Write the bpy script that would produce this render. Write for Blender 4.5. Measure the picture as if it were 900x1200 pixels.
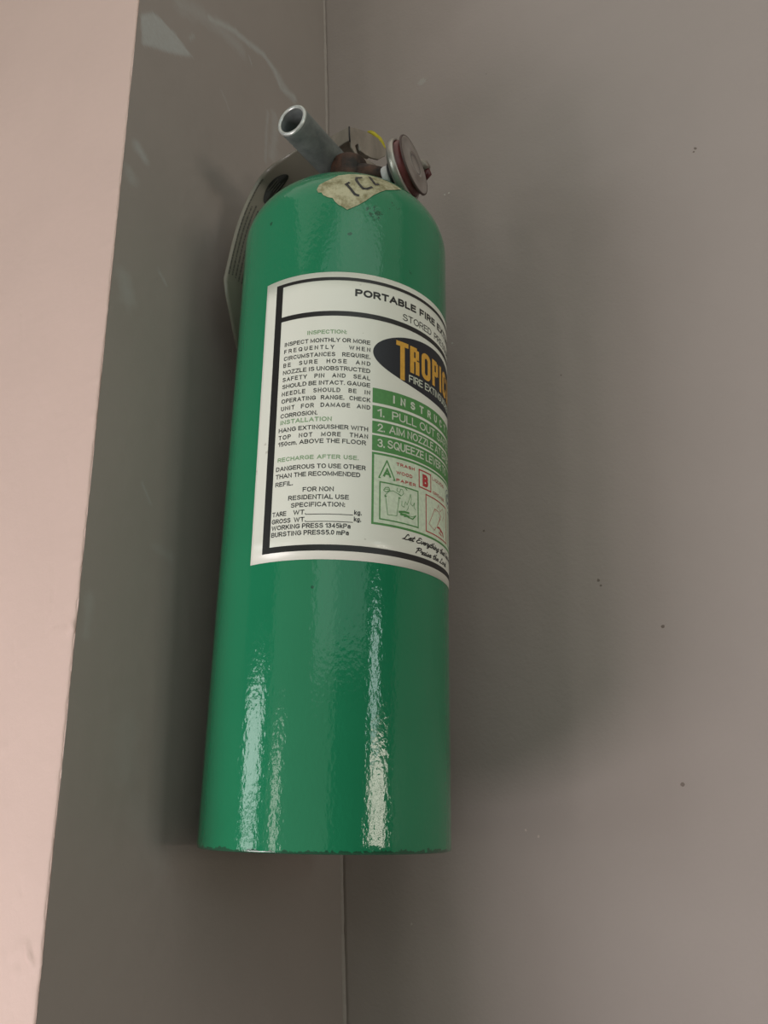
import bpy, bmesh, math, random
from math import sin, cos, radians, pi, sqrt
from mathutils import Vector, Matrix, noise
from mathutils.bvhtree import BVHTree

for o in list(bpy.data.objects):
    bpy.data.objects.remove(o)
C = bpy.context.scene.collection
S = bpy.context.scene
S.view_settings.view_transform = 'Standard'
S.view_settings.look = 'None'
S.view_settings.gamma = 1
S.view_settings.use_curve_mapping = False
S.view_settings.exposure = 0.09

# ---------------------------------------------------------------- camera
Z0 = 1.35                                   # camera height above the floor
FPX = 1005.0
MR = Matrix(((0.999024, 0.044165, 0.0), (0.01707, -0.386121, -0.92229), (-0.040733, 0.92139, -0.386498)))
cam_d = bpy.data.cameras.new('camera'); cam = bpy.data.objects.new('camera', cam_d); C.objects.link(cam)
cam_d.sensor_fit = 'VERTICAL'; cam_d.sensor_height = 36.0; cam_d.lens = FPX / 1200 * 36.0
cam_d.clip_start = 0.01
CAM = Vector((0, 0, Z0))
cam.matrix_world = Matrix.Translation(CAM) @ MR.to_4x4()
S.camera = cam


def ray(x, y):
    """world direction of a picture point of the photograph (900 x 1200)"""
    return (MR @ Vector((x - 450.0, 600.0 - y, -FPX))).normalized()


# ---------------------------------------------------------------- light
wd = bpy.data.worlds.new('room_light'); S.world = wd; wd.use_nodes = True
bg = wd.node_tree.nodes['Background']
bg.inputs[0].default_value = (0.80, 0.76, 0.74, 1); bg.inputs[1].default_value = 0.01
AXIS = Vector((-0.037, 0.474, Z0))


def area_light(name, az, el, dist, w, h, power, col):
    l = bpy.data.lights.new(name, 'AREA'); l.shape = 'RECTANGLE'; l.size = w; l.size_y = h
    l.energy = power; l.color = col
    o = bpy.data.objects.new(name, l); C.objects.link(o)
    a, e = radians(az), radians(el)
    dvec = Vector((cos(a) * cos(e), sin(a) * cos(e), sin(e)))
    o.location = AXIS + dvec * dist
    o.rotation_euler = dvec.to_track_quat('Z', 'Y').to_euler()
    return o


# daylight windows of the room behind the camera, left and right, each of an upper and a lower sash,
# then unseen area lights added as fill for the walls and the pillar
area_light('window_light_left_upper', -156, 6.4, 3.0, 0.85, 0.44, 7.4, (0.90, 1.0, 0.98))
area_light('window_light_left_lower', -156, -2.7, 3.0, 0.85, 0.35, 5.4, (0.90, 1.0, 0.98))
area_light('window_light_front', -131, -3.0, 3.6, 0.30, 1.0, 4.8, (1.0, 0.94, 0.88))
area_light('window_light_right_lower', -41, -6.2, 3.0, 0.8, 0.16, 4.1, (1.0, 0.90, 0.78))
area_light('window_light_right_middle', -41, -2.0, 3.0, 0.8, 0.2, 5.1, (1.0, 0.90, 0.78))
area_light('window_light_right_upper', -46, 5.5, 3.0, 0.30, 0.5, 2.6, (0.84, 1.0, 1.0))
area_light('front_fill', -112, 3, 3.0, 3.3, 2.0, 8.4, (0.87, 1.0, 0.82))  # broad unseen fill, added to soften the shadows
area_light('low_left_fill', -152, -28, 1.1, 0.5, 0.4, 8.1, (1.0, 0.91, 0.92))  # added fill standing in for floor bounce, brightens the lower pillar
area_light('high_right_fill', -50, 50, 2.2, 2.6, 2.0, 6.0, (0.99, 1.0, 0.81))  # added fill from upper right, lifts the top of the left wall
area_light('overhead_fill', -100, 70, 1.5, 1.4, 1.4, 2.6, (1.0, 0.95, 0.86))  # added fill from overhead, no real lamp
area_light('near_right_fill', -78, 28, 1.2, 1.0, 0.8, 1.8, (0.85, 1.0, 1.0))  # added fill close by, lifts the upper right wall


# ---------------------------------------------------------------- materials
def lin(r, g, b):
    f = lambda c: (c / 255 / 12.92) if c / 255 <= 0.04045 else ((c / 255 + 0.055) / 1.055) ** 2.4
    return (f(r), f(g), f(b), 1)


class NT:
    def __init__(s, name):
        s.m = bpy.data.materials.new(name); s.m.use_nodes = True
        s.t = s.m.node_tree; s.b = s.t.nodes['Principled BSDF']

    def n(s, kind, **kw):
        x = s.t.nodes.new(kind)
        for k, v in kw.items():
            setattr(x, k, v)
        return x

    def l(s, a, b):
        s.t.links.new(a, b)

    def math(s, op, a, b=None, c=None, clamp=False):
        x = s.n('ShaderNodeMath', operation=op); x.use_clamp = clamp
        for i, v in enumerate((a, b, c)):
            if v is None: continue
            if isinstance(v, (int, float)): x.inputs[i].default_value = v
            else: s.l(v, x.inputs[i])
        return x.outputs[0]

    def coord(s):
        return s.n('ShaderNodeTexCoord').outputs['Object']

    def noise(s, scale, detail=3, rough=0.55, vec=None, stretch=None):
        v = vec or s.coord()
        if stretch:
            mp = s.n('ShaderNodeMapping'); mp.inputs['Scale'].default_value = stretch
            s.l(v, mp.inputs[0]); v = mp.outputs[0]
        x = s.n('ShaderNodeTexNoise'); x.inputs['Scale'].default_value = scale
        x.inputs['Detail'].default_value = detail; x.inputs['Roughness'].default_value = rough
        s.l(v, x.inputs['Vector']); return x.outputs['Fac']

    def ramp(s, fac, p0, c0, p1, c1):
        x = s.n('ShaderNodeValToRGB'); e = x.color_ramp.elements
        e[0].position = p0; e[0].color = c0; e[1].position = p1; e[1].color = c1
        s.l(fac, x.inputs[0]); return x.outputs[0]

    def mix(s, fac, a, b):
        x = s.n('ShaderNodeMix', data_type='RGBA')
        for v, i in ((fac, 0), (a, 6), (b, 7)):
            if isinstance(v, (int, float, tuple)): x.inputs[i].default_value = v
            else: s.l(v, x.inputs[i])
        return x.outputs[2]

    def bump(s, h, strength, dist, prev=None):
        x = s.n('ShaderNodeBump'); x.inputs['Strength'].default_value = strength
        x.inputs['Distance'].default_value = dist; s.l(h, x.inputs['Height'])
        if prev: s.l(prev, x.inputs['Normal'])
        return x.outputs[0]

    def base(s, c, rough=0.5, metal=0.0, coat=0.0, spec=None):
        if isinstance(c, tuple): s.b.inputs['Base Color'].default_value = c
        else: s.l(c, s.b.inputs['Base Color'])
        if isinstance(rough, (int, float)): s.b.inputs['Roughness'].default_value = rough
        else: s.l(rough, s.b.inputs['Roughness'])
        s.b.inputs['Metallic'].default_value = metal
        s.b.inputs['Coat Weight'].default_value = coat
        if spec is not None: s.b.inputs['Specular IOR Level'].default_value = spec
        return s

    def normal(s, n):
        s.l(n, s.b.inputs['Normal']); return s


def simple(name, c, rough=0.5, metal=0.0, var=0.08, scale=300, bump=0.0, coat=0.0, spec=None):
    k = NT(name)
    f = k.noise(scale, 3)
    a = tuple(min(1, v * (1 - var * 2)) for v in c[:3]) + (1,)
    b = tuple(min(1, v * (1 + var * 2)) for v in c[:3]) + (1,)
    k.base(k.ramp(f, 0.25, a, 0.75, b), rough, metal, coat, spec)
    if bump: k.normal(k.bump(k.noise(scale * 1.5, 3), bump, 0.001))
    return k.m


# ---------------------------------------------------------------- mesh helpers
def link(name, bm, mat, parent=None, smooth=True, label=None, weld=False):
    me = bpy.data.meshes.new(name)
    if weld: bmesh.ops.remove_doubles(bm, verts=bm.verts, dist=1e-6)
    bm.to_mesh(me); bm.free()
    if smooth:
        me.shade_smooth()
    o = bpy.data.objects.new(name, me); C.objects.link(o)
    if mat: me.materials.append(mat)
    if parent is not None: o.parent = parent
    if label: o['label'] = label
    return o


def tag(o, label, cat, group=None):
    o['label'] = label; o['category'] = cat
    if group: o['group'] = group


def grid(bm, rows, closed=False):
    """rows: list of lists of points -> quads"""
    vs = [[bm.verts.new(p) for p in r] for r in rows]
    m = len(rows[0])
    for i in range(len(rows) - 1):
        for j in range(m if closed else m - 1):
            k = (j + 1) % m
            bm.faces.new((vs[i][j], vs[i][k], vs[i + 1][k], vs[i + 1][j]))
    return vs


def lathe(bm, prof, M=Matrix(), seg=64, cap0=False, cap1=False):
    rows = []
    for r, z in prof:
        rows.append([M @ Vector((max(r, 1e-5) * cos(2 * pi * k / seg), max(r, 1e-5) * sin(2 * pi * k / seg), z)) for k in range(seg)])
    vs = grid(bm, rows, True)
    if cap0: bm.faces.new(list(reversed(vs[0])))
    if cap1: bm.faces.new(vs[-1])
    return vs


def frame(origin, zdir, xhint=Vector((0, 0, 1))):
    z = zdir.normalized(); x = (xhint - z * xhint.dot(z)).normalized(); y = z.cross(x)
    return Matrix.Translation(origin) @ Matrix((x, y, z)).transposed().to_4x4()


def tube(bm, pts, r, seg=10, cap=True):
    rows = []; n = len(pts)
    up = Vector((0.3, 0.2, 1)).normalized()
    for i, p in enumerate(pts):
        t = (pts[min(i + 1, n - 1)] - pts[max(i - 1, 0)]).normalized()
        a = t.cross(up); a = a.normalized() if a.length > 1e-4 else Vector((1, 0, 0)); b = t.cross(a)
        rr = r[i] if isinstance(r, (list, tuple)) else r
        rows.append([p + (a * cos(2 * pi * k / seg) + b * sin(2 * pi * k / seg)) * rr for k in range(seg)])
    vs = grid(bm, rows, True)
    if cap:
        bm.faces.new(list(reversed(vs[0]))); bm.faces.new(vs[-1])


def slab(bm, pts, off):
    """closed plate: polygon pts and its copy shifted by off"""
    a = [bm.verts.new(p) for p in pts]; b = [bm.verts.new(p + off) for p in pts]
    bm.faces.new(a); bm.faces.new(list(reversed(b)))
    n = len(a)
    for i in range(n):
        bm.faces.new((a[(i + 1) % n], a[i], b[i], b[(i + 1) % n]))


def bevel(bm, w, seg=2):
    bmesh.ops.recalc_face_normals(bm, faces=bm.faces)
    bmesh.ops.bevel(bm, geom=[e for e in bm.edges if len(e.link_faces) == 2 and e.calc_face_angle(0) > 0.5], offset=w, segments=seg, affect='EDGES', clamp_overlap=True)


# ---------------------------------------------------------------- the fire extinguisher's own frame
# local x to the viewer's right round the shell, local y away from the viewer, local z up its (leaning) axis
RT = Vector((0.99534, 0.08115, -0.05209)); TC = Vector((0.07782, -0.99497, -0.0631)); DD = Vector((0.05695, -0.05875, 0.99665))
R = 0.065; HB = -0.0180                         # shell radius; foot of the shell below the axis point P0
P0 = Vector((-0.03705, 0.47371, 0.03004 + Z0))
EM = Matrix.Translation(P0 + DD * HB) @ Matrix((RT, -TC, DD)).transposed().to_4x4()
EI = EM.inverted()
CL = EI @ CAM


def lp(x, y, yl):
    """local point on the ray of picture point (x, y) at local depth yl from the axis"""
    r = EI.to_3x3() @ ray(x, y)
    return CL + r * ((yl - CL.y) / r.y)


def ldir(v):
    """camera-space direction (x right, y down, z forward) to local"""
    return (EI.to_3x3() @ (MR @ Vector((v[0], -v[1], -v[2])))).normalized()


# ---------------------------------------------------------------- walls
TH = radians(-28.8)
NL = Vector((cos(TH), sin(TH), 0))               # normal of the wall the extinguisher hangs on
NR = Vector((sin(TH), -cos(TH), 0))              # normal of the right wall and of the pillar's front
foot = P0 + DD * HB
dL = (foot.xy.to_3d() - NL * (R + 0.0035)).dot(NL)   # plane NL.p = dL


def hit(px, py, nrm, d):
    r = ray(px, py); return CAM + r * ((d - CAM.dot(nrm)) / r.dot(nrm))


edge = hit(102.5, 600, NL, dL); corner = hit(391.8, 600, NL, dL)
dR = corner.dot(NR); dF = edge.dot(NR)
LT = Vector((NL.y, -NL.x, 0)) * 1.0              # horizontal along the left wall, from the corner to the pillar edge
if (edge - corner).dot(LT) < 0: LT = -LT
LEN = (edge - corner).dot(LT)
BASE = Vector((corner.x, corner.y, 0))
print('left wall length', LEN, 'edge', edge, 'corner', corner)
ZLO, ZHI = 0.0, 3.4

# wall colours
def wall_mat(name, c, marks=False, dots=(), grain=1.0):
    k = NT(name)
    co = k.coord()
    big = k.noise(9, 4, 0.6); fine = k.noise(420, 2)
    col = k.mix(k.math('MULTIPLY', big, 1.0), tuple(v * 0.93 for v in c[:3]) + (1,), tuple(min(1, v * 1.07) for v in c[:3]) + (1,))
    if marks:
        at = k.n('ShaderNodeAttribute', attribute_name='marks')
        brk = k.noise(260, 4, 0.7)
        f = k.math('MULTIPLY', at.outputs['Fac'], k.math('MULTIPLY_ADD', brk, 1.4, 0.75), clamp=True)
        col = k.mix(f, col, lin(172, 172, 170))
    for (p, r, cc) in dots:
        r = r * 0.85
        d = k.n('ShaderNodeVectorMath', operation='DISTANCE'); k.l(co, d.inputs[0]); d.inputs[1].default_value = p
        w = k.math('ADD', d.outputs['Value'], k.math('MULTIPLY_ADD', k.noise(700, 2), r * 1.6, -r * 0.8))
        f = k.math('MULTIPLY', k.math('LESS_THAN', w, r), 0.7)
        col = k.mix(f, col, cc)
    k.base(col, 0.62, spec=0.35)
    n1 = k.bump(k.noise(55, 3, 0.5), 0.25 * grain, 0.0012)
    n2 = k.bump(k.noise(430, 3, 0.6), 0.22 * grain, 0.0006, n1)
    k.normal(n2)
    return k.m


GREY = lin(150, 140, 134)
PINK = lin(212, 186, 176)


def wl(px, py):
    p = hit(px, py, NL, dL); return ((p - corner).dot(LT), p.z)


# pale filler smears on the grey wall, traced as strokes (picture points, half width m, strength)
smears = [([(246, 22), (274, 36), (294, 53), (308, 63), (322, 83), (330, 104), (345, 114)], 0.0045, 0.46), ([(276, 34), (285, 46), (290, 52)], 0.0012, 0.5), ([(292, 66), (295, 76)], 0.0012, 0.4),
          ([(322, 84), (334, 104), (344, 116)], 0.0070, 0.34), ([(210, 6), (232, 14), (258, 34), (282, 58)], 0.010, 0.20), ([(314, 131), (312, 160), (311, 189)], 0.0022, 0.26),
          ([(322, 134), (322, 160), (318, 184)], 0.0060, 0.22), ([(162, 172), (168, 184)], 0.0062, 0.40), ([(152, 200), (156, 212)], .006, 0.22),
          ([(259, 105), (265, 118), (269, 131)], 0.0016, 0.2), ([(222, 46), (227, 42)], 0.0016, 0.3), ([(186, 318), (194, 332)], 0.0015, 0.3), ([(145, 325), (150, 350)], 0.008, 0.20),
          ([(166, 565), (176, 590)], 0.0012, 0.22), ([(262, 455), (258, 520)], 0.0015, 0.14), ([(180, 640), (200, 652)], 0.004, .12),
          ([(105, 700), (100, 745)], 0.004, .16), ([(150, 850), (146, 905)], 0.01, .07), ([(160, 950), (190, 1010)], 0.012, .07)]
patch = [(164, 17), (178, 13), (190, 22), (199, 32), (206, 39), (213, 49), (219, 57), (226, 67), (210, 65), (197, 62), (182, 57), (166, 53)]
patch = [wl(*p) for p in patch]
smears = [([wl(*p) for p in pts], w, s) for pts, w, s in smears]


def segd(p, a, b):
    ax, ay = a; bx, by = b; dx, dy = bx - ax, by - ay
    L2 = dx * dx + dy * dy
    t = max(0, min(1, ((p[0] - ax) * dx + (p[1] - ay) * dy) / L2)) if L2 else 0
    return sqrt((p[0] - ax - t * dx) ** 2 + (p[1] - ay - t * dy) ** 2)


def wall_object(name, mat, origin, u, nrm, us, zs, depth, disp=None, paint=None, thick=0.08):
    """a wall slab: a fine grid front (relief from disp) closed behind by a plain back"""
    bm = bmesh.new(); rows = []; vals = []
    for z in zs:
        row = []
        for s in us:
            d = disp(s, z) if disp else 0
            if isinstance(d, tuple): sx, dd = d
            else: sx, dd = 0, d
            row.append(origin + u * (s + sx) + nrm * (depth + dd) + Vector((0, 0, z)))
            vals.append(paint(s, z) if paint else 0)
        rows.append(row)
    vs = grid(bm, rows)
    n, m = len(zs), len(us)
    b = [bm.verts.new(origin + u * us[i] - nrm * thick + Vector((0, 0, zs[j]))) for i, j in ((0, 0), (-1, 0), (-1, -1), (0, -1))]
    bm.faces.new((b[3], b[2], b[1], b[0]))
    bm.faces.new([*vs[0][::-1], b[0], b[1]]); bm.faces.new([*vs[-1], b[2], b[3]])
    bm.faces.new([*[r[0] for r in vs], b[3], b[0]]); bm.faces.new([*[r[-1] for r in vs][::-1], b[1], b[2]])
    bmesh.ops.recalc_face_normals(bm, faces=bm.faces)
    me = bpy.data.meshes.new(name); bm.to_mesh(me); bm.free()
    if paint:
        at = me.attributes.new('marks', 'FLOAT', 'POINT')
        at.data.foreach_set('value', vals + [0] * (len(me.vertices) - len(vals)))
    me.polygons.foreach_set('use_smooth', [len(p.vertices) == 4 and i < (n - 1) * (m - 1) for i, p in enumerate(me.polygons)])
    me.materials.append(mat)
    o = bpy.data.objects.new(name, me); C.objects.link(o); o['kind'] = 'structure'
    return o


def steps(a, b, lo, hi, fine, coarse):
    """fine steps inside [lo, hi], coarse outside"""
    out = [a]
    while out[-1] < b - 1e-6:
        s = out[-1]; st = fine if lo <= s < hi else coarse
        nx = s + st
        if s < lo < nx: nx = lo
        out.append(min(nx, b))
    return out


zlo = Z0 - 0.16; zhi = Z0 + 0.86


def left_disp(s, z):
    return 0.0004 * noise.noise(Vector((s * 22, z * 14, 3))) + 0.00015 * noise.noise(Vector((s * 130, z * 110, 9)))


def left_paint(s, z):
    v = 0
    if z < zlo or z > zhi: return 0
    if z > patch[8][1] - 0.03:
        c = False
        for i in range(len(patch)):
            (x1, y1), (x2, y2) = patch[i], patch[(i + 1) % len(patch)]
            if (y1 > z) != (y2 > z) and s < (x2 - x1) * (z - y1) / (y2 - y1) + x1: c = not c
        if c:
            e = min(segd((s, z), patch[i], patch[(i + 1) % len(patch)]) for i in range(len(patch)))
            v = 0.55 * min(1, 0.3 + e / 0.0025)
    for pts, w, st in smears:
        for i in range(len(pts) - 1):
            d = segd((s, z), pts[i], pts[i + 1])
            if d < w * 1.6:
                e = w * (1 + 0.5 * noise.noise(Vector((s * 160, z * 160, w * 900))))
                f = max(0, min(1, (e - d) / (e * 0.9) + 0.1))
                v = max(v, f * st)
    return v


mL = wall_mat('grey_wall_paint', GREY, True)
wall_object('wall_left', mL, BASE, LT, NL, steps(0, LEN, 0, LEN, 0.0018, 0.0018), steps(ZLO, ZHI, zlo, zhi, 0.0022, 0.06), 0, left_disp, left_paint)

# right wall, with a few specks and nicks
def wr(px, py):
    return hit(px, py, NR, dR)


dots = [(tuple(wr(815, 174)), 0.0012, lin(70, 55, 45)), (tuple(wr(813, 178)), 0.0009, lin(80, 62, 50)),
        (tuple(wr(701, 680)), 0.0011, lin(84, 70, 62)), (tuple(wr(704, 686)), 0.0009, lin(84, 70, 62)), (tuple(wr(777, 734)), 0.0012, lin(78, 62, 52)),
        (tuple(wr(800, 919)), 0.0013, lin(100, 84, 76)), (tuple(wr(658, 440)), 0.0008, lin(84, 70, 62)), (tuple(wr(570, 87)), 0.0008, lin(70, 62, 58)),
        (tuple(wr(526, 226)), 0.0008, lin(215, 210, 205)), (tuple(wr(521, 228)), 0.0008, lin(215, 210, 205)),
        (tuple(wr(530, 402)), 0.0010, lin(190, 186, 182)), (tuple(wr(616, 973)), 0.0008, lin(196, 178, 170)), (tuple(wr(631, 980)), 0.0008, lin(196, 178, 170)),
        (tuple(wr(482, 1083)), 0.0008, lin(190, 178, 170)), (tuple(wr(567, 622)), 0.001, lin(90, 76, 66)), (tuple(wr(494, 96)), 0.0045, lin(172, 166, 162))]
RU = Vector((-NR.y, NR.x, 0))
if RU.dot(NL) < 0: RU = -RU


def right_disp(s, z):
    return 0.0007 * noise.noise(Vector((s * 9, z * 8, 21))) + 0.00018 * noise.noise(Vector((s * 60, z * 60, 31)))


mR = wall_mat('mauve_wall_paint', lin(162, 150, 145), False, dots, 1.3)
wall_object('wall_right', mR, BASE, RU, NR, steps(0, 2.8, 0, 0.62, 0.004, 0.1), steps(ZLO, ZHI, zlo, zhi, 0.005, 0.06), 0, right_disp)

# pillar front: thick pink paint whose coats end unevenly along the arris, with cracks and a rough patched spot
def wf(px, py):
    p = hit(px, py, NR, dF); return ((p - edge).dot(-RU), p.z)


cracks = [[(62, 662), (66, 686), (63, 700), (61, 718), (53, 748)], [(80, 540), (84, 556), (82, 570)], [(58, 742), (66, 732), (76, 730), (88, 738)], [(24, 1030), (29, 1052)], [(18, 755), (19, 790)], [(14, 1168), (16, 1190)], [(26, 360), (27, 400)]]
cracks = [[wf(*p) for p in c] for c in cracks]
lump = wf(22, 1128); lump2 = wf(88, 735); lump3 = wf(2, 880)
ridge = [wf(*p) for p in [(34, 1105), (36, 1120), (41, 1136)]]
chips = [wf(*p) for p in [(144, 218), (132, 285), (122, 443), (117, 486), (126, 392), (88, 737), (102, 655), (44, 1130)]]


def pink_disp(s, z):
    if z < zlo or z > zhi or s > 0.2: return (0, 0)
    d = 0.0005 * noise.noise(Vector((s * 25, z * 16, 5))) + 0.00014 * noise.noise(Vector((s * 190, z * 170, 1)))
    for c in cracks:
        for i in range(len(c) - 1):
            q = segd((s, z), c[i], c[i + 1])
            if q < 0.003: d -= 0.0005 * math.exp(-(q / 0.0006) ** 2) * (0.5 + noise.noise(Vector((s * 500, z * 300, 2))))
    for (a, b, rr, hh) in ((lump[0], lump[1], 0.009, 0.0010), (lump2[0], lump2[1], 0.004, 0.0008), (lump3[0], lump3[1], 0.004, 0.0007)):
        q = sqrt((s - a) ** 2 + (z - b) ** 2)
        if q < rr * 2: d += hh * math.exp(-(q / rr) ** 2) * (0.6 + 0.6 * noise.noise(Vector((s * 180, z * 180, 7))))
    for i in range(2):
        q = segd((s, z), ridge[i], ridge[i + 1])
        if q < 0.003: d += 0.0009 * math.exp(-(q / 0.0008) ** 2)
    sx = 0
    if s < 0.012:                                   # the coat's ragged end
        f = 1 - s / 0.012
        sx = f * (0.0010 * noise.noise(Vector((z * 30, 0, 4))) + 0.0007 * noise.noise(Vector((z * 160, 0, 8))) + 0.0004 * noise.noise(Vector((z * 420, 0, 8))))
        for (a, b) in chips:
            q = abs(z - b)
            if q < 0.006: sx -= f * 0.0010 * math.exp(-(q / 0.0018) ** 2) * 0.7; d += f * 0.0004 * math.exp(-(q / 0.002) ** 2)
        if s < 0.0015: d -= (0.0015 - s) * 0.3
    return (sx, d)


mP = wall_mat('pink_wall_paint', PINK, False, [(tuple(hit(66, 685, NR, dF)), 0.0006, lin(120, 95, 85)), (tuple(hit(62, 712, NR, dF)), 0.0005, lin(120, 95, 85)), (tuple(hit(31, 1020, NR, dF)), 0.0007, lin(130, 105, 90)), (tuple(hit(67, 170, NR, dF)), 0.0005, lin(120, 95, 85))], 1.0)
FB = Vector((edge.x, edge.y, 0))
wall_object('wall_front', mP, FB, -RU, NR, steps(0.0, 2.8, 0, 0.2, 0.0014, 0.1), steps(ZLO, ZHI, zlo, zhi, 0.0016, 0.06), 0.0008, pink_disp, None, thick=0.0)

# the caulked, overpainted joint in the corner
bm = bmesh.new(); rows = []
for z in steps(ZLO, ZHI, zlo, zhi, 0.003, 0.06):
    w = 0.0016 * (1 + 0.35 * noise.noise(Vector((z * 40, 1, 1))) + 0.3 * noise.noise(Vector((z * 150, 4, 1))))
    o_ = 0.0006 * noise.noise(Vector((z * 25, 7, 1)))
    c0 = Vector((corner.x, corner.y, z)) + LT * o_
    rows.append([c0 + LT * (w * 1.2) - NL * 0.0006, c0 + LT * w * 0.9 + NL * 0.0006, c0 + LT * w * .4 + NL * w * 0.55, c0 + NL * w * .8 + LT * w * .25, c0 + NL * w * 1.1 - LT * .0008])
grid(bm, rows)
bmesh.ops.recalc_face_normals(bm, faces=bm.faces)
o = link('trim_1', bm, simple('caulk_paint', lin(148, 138, 131), 0.6, var=.03)); o['kind'] = 'structure'

# floor below and ceiling above, out of the frame
bm = bmesh.new(); bmesh.ops.create_grid(bm, x_segments=1, y_segments=1, size=4)
o = link('floor', bm, simple('floor_tile', lin(150, 142, 135), 0.4, scale=6), smooth=False); o['kind'] = 'structure'; o.location = (0, -1.5, 0)

bm = bmesh.new(); bmesh.ops.create_grid(bm, x_segments=1, y_segments=1, size=4); bmesh.ops.reverse_faces(bm, faces=bm.faces)
o = link('ceiling', bm, simple('ceiling_paint', lin(190, 186, 180), 0.7, scale=8), smooth=False); o['kind'] = 'structure'; o.location = (0, -1.5, 3.4)

# ---------------------------------------------------------------- FIRE EXTINGUISHER
ext = bpy.data.objects.new('fire_extinguisher', None); C.objects.link(ext); ext.matrix_world = EM
tag(ext, 'green portable fire extinguisher with white printed label, hung on the wall in the corner', 'fire extinguisher')

HS = 0.340 - HB; DB = 0.0452
prof = [(0.052, 0.010), (0.0605, 0.004), (0.0636, 0.0004), (0.0644, 0.0), (0.0649, 0.0004), (R, 0.0012), (R, 0.0045)]
nz = 40
for i in range(1, nz): prof.append((R, 0.0045 + (HS - 0.0045) * i / nz))
for i in range(0, 33):
    a = pi / 2 * i / 32; prof.append((max(R * cos(a), 0.004), HS + DB * sin(a)))
bm = bmesh.new(); lathe(bm, prof, seg=160)
# concave bottom
lathe(bm, [(0.052, 0.010), (0.047, 0.016), (0.030, 0.022), (0.012, 0.024), (0.0, 0.0245)], seg=160)
bmesh.ops.remove_doubles(bm, verts=bm.verts, dist=1e-6); bmesh.ops.recalc_face_normals(bm, faces=bm.faces)
BV = BVHTree.FromBMesh(bm)


def onshell(px, py, off=0.0):
    r = (EI.to_3x3() @ ray(px, py)).normalized()
    loc, nn, _, _ = BV.ray_cast(CL, r)
    if loc is None: return None
    if nn.dot(r) > 0: nn = -nn
    return loc + nn * off, nn


# green enamel: orange peel and sags, scuffs by the shoulder, rubbed rim
k = NT('green_enamel'); co = k.coord()
g0 = k.mix(k.noise(14, 3), lin(30, 116, 80), lin(38, 129, 90))
sx = k.n('ShaderNodeSeparateXYZ'); k.l(co, sx.inputs[0])
for (px_, py_, rad, thr) in ((438, 249, 0.012, 0.50), (462, 244, 0.008, 0.53), (318, 262, 0.0016, 0.40), (410, 274, 0.0018, 0.40), (484, 318, 0.010, 0.62), (366, 688, 0.0008, .2)):
    p_ = onshell(px_, py_)[0]
    d = k.n('ShaderNodeVectorMath', operation='DISTANCE'); k.l(co, d.inputs[0]); d.inputs[1].default_value = p_
    fall = k.math('SUBTRACT', 1.0, k.math('DIVIDE', d.outputs['Value'], rad), clamp=True)
    nz_ = k.noise(330, 4, 0.7)
    f = k.math('MULTIPLY', k.math('GREATER_THAN', k.math('MULTIPLY', nz_, k.math('POWER', fall, 0.25)), thr), 0.62)
    g0 = k.mix(f, g0, lin(22, 40, 34))
rim = k.math('MULTIPLY', k.math('LESS_THAN', k.math('ADD', sx.outputs['Z'], k.math('MULTIPLY', k.noise(260, 4, .7), 0.0055)), 0.0042), 0.75)
g0 = k.mix(rim, g0, lin(40, 62, 50))
k.base(g0, 0.09, spec=0.5)
b1 = k.bump(k.noise(70, 2, 0.4, stretch=(1, 1, 0.3)), 0.09, 0.0012)
b2 = k.bump(k.noise(480, 2, 0.5, stretch=(1, 1, 0.6)), 0.42, 0.00032, b1)
k.normal(b2)
GREEN = k.m
shell = link('cylinder', bm, GREEN, ext)

# ---- the printed label: (theta degrees round the shell, height mm above the axis point) -> local
def cy(th, h, r):
    t = radians(th + 9 * (0.2865 - h / 1000.0))      # the sheet is stuck on a touch askew
    return Vector((r * sin(t), -r * cos(t), h / 1000.0 - HB))


def printm(name, c, rough=0.42):
    return simple(name, c, rough, var=0.06, scale=500)


INK = printm('black_ink', lin(30, 28, 28)); GINK = printm('green_ink', lin(78, 138, 74)); PGINK = printm('pale_green_ink', lin(126, 158, 116))
RINK = printm('red_ink', lin(178, 48, 52)); YINK = printm('yellow_ink', lin(214, 160, 58)); NINK = printm('navy_ink', lin(24, 26, 36))
WINK = printm('white_print', lin(204, 208, 192)); LGINK = printm('light_green_tint', lin(206, 218, 194)); LRINK = printm('light_red_tint', lin(206, 196, 182)); BINK = printm('blue_ink', lin(40, 52, 96))
k = NT('label_paper')
f = k.math('GREATER_THAN', k.noise(240, 2, 0.5), 0.76)
k.base(k.mix(k.math('MULTIPLY', f, 0.35), k.mix(k.noise(30, 3), lin(224, 224, 212), lin(232, 231, 220)), lin(150, 138, 118)), 0.33, coat=0.15)
k.normal(k.bump(k.noise(180, 2), 0.08, 0.0005)); PAPER = k.m
R1 = R + 0.00018


def band(bm, t0, t1, h0, h1, r, st=1.5):
    """curved rectangle"""
    n = max(1, int(math.ceil((t1 - t0) / st)))
    m = max(1, int(math.ceil((h1 - h0) / 12)))
    grid(bm, [[cy(t0 + (t1 - t0) * i / n, h0 + (h1 - h0) * j / m, r) for i in range(n + 1)] for j in range(m + 1)])


def outline(bm, t0, t1, h0, h1, w, r):
    wt = w / (R * 1000) * 180 / pi
    band(bm, t0, t1, h1 - w, h1, r); band(bm, t0, t1, h0, h0 + w, r)
    band(bm, t0, t0 + wt, h0 + w, h1 - w, r); band(bm, t1 - wt, t1, h0 + w, h1 - w, r)


DEG = 180 / pi / (R * 1000)     # degrees per mm round the shell


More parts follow.
